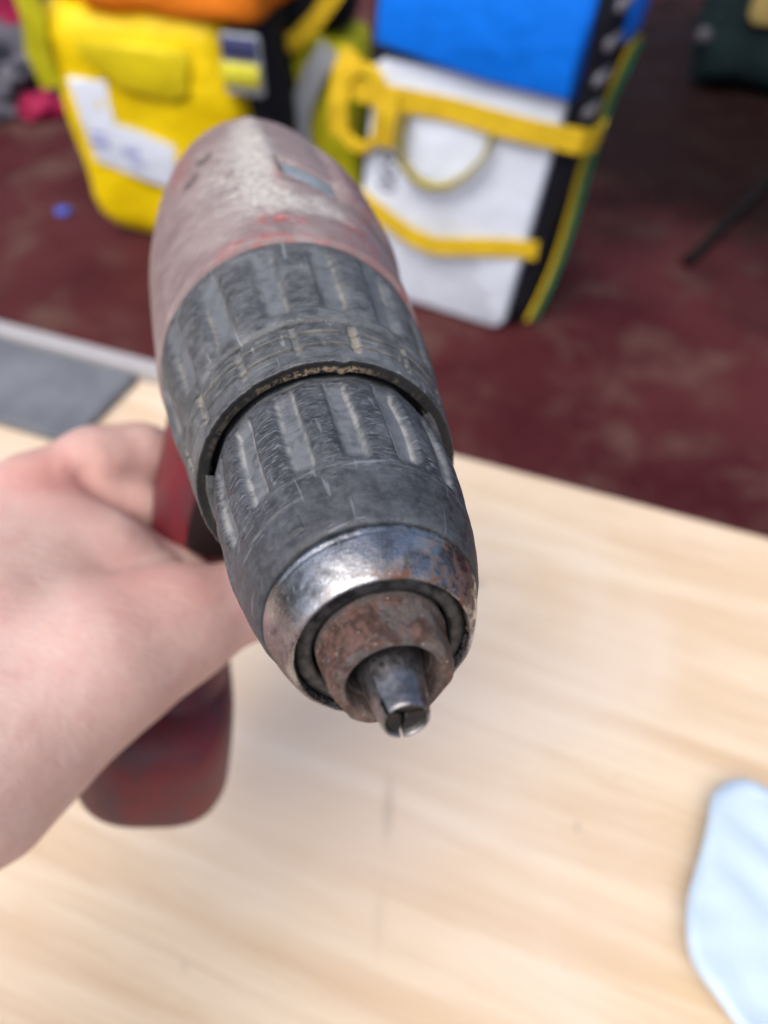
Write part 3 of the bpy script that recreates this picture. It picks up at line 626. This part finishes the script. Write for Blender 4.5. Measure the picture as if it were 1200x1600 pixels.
# ------------------------------------------------------------------ the hand
def rcone(P, a, ra, b, rb):
    a, b = np.array(a, float), np.array(b, float); ba = b - a; l2 = ba @ ba
    h = np.clip(((P - a) @ ba) / l2, 0, 1)
    return np.linalg.norm(P - a - h[..., None] * ba, axis=-1) - (ra + (rb - ra) * h)
def smin(a, b, k):
    h = np.clip(.5 + .5 * (b - a) / k, 0, 1); return b + (a - b) * h - k * h * (1 - h)
def surface_nets(f, lo, hi, h):
    ax = [np.arange(lo[i], hi[i] + h, h) for i in range(3)]
    P = np.stack(np.meshgrid(*ax, indexing='ij'), -1); D = f(P); n = D.shape
    ins = D < 0
    cn = [(i, j, k) for i in (0, 1) for j in (0, 1) for k in (0, 1)]
    sl = lambda A, c: A[c[0]:n[0] - 1 + c[0], c[1]:n[1] - 1 + c[1], c[2]:n[2] - 1 + c[2]]
    cnt = sum(sl(ins, c).astype(int) for c in cn); act = (cnt > 0) & (cnt < 8)
    acc = np.zeros(act.shape + (3,)); num = np.zeros(act.shape)
    for a in cn:
        for axis in range(3):
            if a[axis]: continue
            b = list(a); b[axis] = 1; b = tuple(b)
            da, db = sl(D, a), sl(D, b); cr = (da < 0) != (db < 0)
            t = np.where(cr, da / np.where(cr, da - db, 1), 0)
            pt = np.stack([np.full(t.shape, float(a[i])) if i != axis else t for i in range(3)], -1)
            acc += np.where(cr[..., None], pt, 0); num += cr
    idx = -np.ones(act.shape, int); I = np.argwhere(act); idx[act] = np.arange(len(I))
    V = np.array(lo) + h * (I + acc[act] / num[act][:, None])
    F = []
    for axis in range(3):
        o = [i for i in range(3) if i != axis]
        s0 = [slice(None)] * 3; s1 = [slice(None)] * 3; s0[axis] = slice(0, -1); s1[axis] = slice(1, None)
        cr = np.argwhere(ins[tuple(s0)] != ins[tuple(s1)])
        ok = np.all([(cr[:, i] > 0) & (cr[:, i] < n[i] - 1) for i in o], axis=0); cr = cr[ok]
        st = ins[tuple(s0)][tuple(cr.T)]
        q = []
        for da, db in ((-1, -1), (0, -1), (0, 0), (-1, 0)):
            c = cr.copy(); c[:, o[0]] += da; c[:, o[1]] += db; q.append(idx[tuple(c.T)])
        q = np.stack(q, -1); flip = st if axis != 1 else ~st
        q = np.where(flip[:, None], q, q[:, ::-1]); F.append(q)
    return V, np.vstack(F)

HAND = dict(
    elbow=(-215, -100, -150), fore=(-118, 22, -132), wrist=(-80, 84, -126),
    i0=(-54.7, 170, -92.6), i1=(-37.6, 181.3, -82.3), i2=(-24.3, 189, -80.3), i3=(-8, 201.5, -85), i4=(14, 203, -86), i5=(27, 190, -88))
def hand_sdf(P):
    H = HAND
    arm = smin(rcone(P, H['elbow'], 42, H['fore'], 34), rcone(P, H['fore'], 36, H['wrist'], 31), 14)
    # palm: one tapered bone per finger
    palm = rcone(P, H['wrist'], 26, H['i0'], 16)
    for q, r in (((-57, 167, -112), 15), ((-56, 160, -130), 14), ((-52, 150, -145), 12.5)):
        palm = smin(palm, rcone(P, (-80, 86, -118), 25, q, r), 10)
    palm = smin(palm, rcone(P, (-58, 120, -104), 26, (-42, 143, -98), 22), 12)
    d = smin(arm, palm, 16)
    # index finger over the back of the handle
    idx = smin(rcone(P, H['i0'], 15.5, H['i1'], 13.2), rcone(P, H['i1'], 13.2, H['i2'], 12), 6)
    idx = smin(idx, rcone(P, H['i2'], 11.5, H['i3'], 10), 5); idx = smin(idx, rcone(P, H['i3'], 9.6, H['i4'], 8.8), 3); idx = smin(idx, rcone(P, H['i4'], 8.6, H['i5'], 7.6), 3)
    d = smin(d, idx, 5)
    for m_, a, b, c, t, r in (((-57, 167, -112), (-28, 193, -103), (-6, 203, -104), (13, 203, -105), (26, 188, -106), 9.6), ((-56, 160, -130), (-28, 190, -120), (-6, 202, -122), (12, 202, -123), (25, 187, -124), 9.2), ((-52, 150, -145), (-27, 184, -137), (-7, 199, -139), (8, 201, -140), (21, 189, -141), 8.2)):
        f = smin(rcone(P, m_, r + 3.5, a, r + 1.2), rcone(P, a, r + 1, b, r), 4); f = smin(f, rcone(P, b, r, c, r - .8), 3); f = smin(f, rcone(P, c, r - .8, t, r - 1.8), 3)
        d = smin(d, f, 3)
    # thumb across the front of the handle
    th_ = smin(rcone(P, (-60, 90, -121), 31, (-30, 108, -102), 22), rcone(P, (-30, 108, -100), 21, (-11, 118, -95), 18), 10)
    th_ = smin(th_, rcone(P, (-11, 118, -95), 17, (12, 128, -90), 12.8), 8); th_ = smin(th_, rcone(P, (12, 128, -90), 12.6, (36, 136, -86), 9.5), 4)
    d = smin(d, th_, 7)
    web = smin(rcone(P, (-48, 156, -95), 17, (-30, 144, -91), 13.5), rcone(P, (-30, 144, -91), 13.5, (-6, 141, -95), 9.5), 6)
    d = smin(d, web, 6)
    d = smin(d, rcone(P, (-44, 168, -93), 12, (-22, 170, -90), 10), 4)
    # creases: skin folded where the web meets the handle
    def fold(a, b, w, dep):
        nonlocal d
        d = d + dep * np.exp(-(np.maximum(rcone(P, a, 0, b, 0), 0) / w) ** 2)
    fold((-42, 168, -77), (-24, 152, -79), 3.0, 3.2); fold((-24, 152, -79), (-6, 140, -86), 2.6, 2.8)
    for q in range(4):          # short wrinkles over the knuckle
        fold((-52 + 5 * q, 170 + 4 * q, -76 + 2 * q), (-49 + 5 * q, 160 + 4 * q, -77 + 2 * q), 1.6, .7)
    fold((-22, 142, -78), (-4, 138, -85), 1.8, 1.0); fold((-18, 136, -77), (-3, 136, -86), 1.8, .9)
    return d
Vh, Fh = surface_nets(hand_sdf, (-265, -150, -200), (56, 222, -56), 2.0)
SKIN = M('skin', rough=.52, spec=.35)
n1 = SKIN.noise(28, 4, .6, .4); n2 = SKIN.noise(75, 5, .65); n3 = SKIN.noise(900, 4, .6); n4 = SKIN.noise(230, 3, .6, .5, vec=SKIN.mapping((1, 3, 1), (.3, .4, .8)))
c = SKIN.mix(SKIN.ramp(n1, .32, .68), (.545, .355, .32), (.62, .445, .405))
c = SKIN.mix(SKIN.math('MULTIPLY', SKIN.ramp(n2, .45, .7), .4), c, (.50, .25, .24))
c = SKIN.mix(SKIN.math('MULTIPLY', SKIN.attr('flush'), .55, True), c, (.62, .235, .20))
SKIN.set('Base Color', c); SKIN.set('Subsurface Weight', .25); SKIN.set('Subsurface Radius', (.008, .003, .0016)); SKIN.set('Subsurface Scale', 1.)
SKIN.bump(SKIN.math('ADD', SKIN.math('MULTIPLY', n3, .5), SKIN.math('ADD', n4, SKIN.math('MULTIPLY', n2, 1.2))), .4, .001)
fl_ = np.zeros(len(Vh))
for p, s_, w in ((HAND['i0'], 17, .9), ((-48, 160, -78), 14, .6), ((-27, 118, -74), 12, .7), ((-5, 120, -78), 11, .45), ((5, 112, -95), 12, .4)):
    fl_ += w * np.exp(-np.sum((Vh - np.array(p)) ** 2, 1) / s_ ** 2)
hand = mesh_obj('person', Vh / 1000, Fh.tolist(), SKIN, None, True, {'flush': np.clip(fl_, 0, 1)})
hand.matrix_world = DM
md = hand.modifiers.new('smooth', 'SMOOTH'); md.factor = .5; md.iterations = 4
tag(hand, 'bare left hand and forearm gripping the drill handle from the left', 'person')
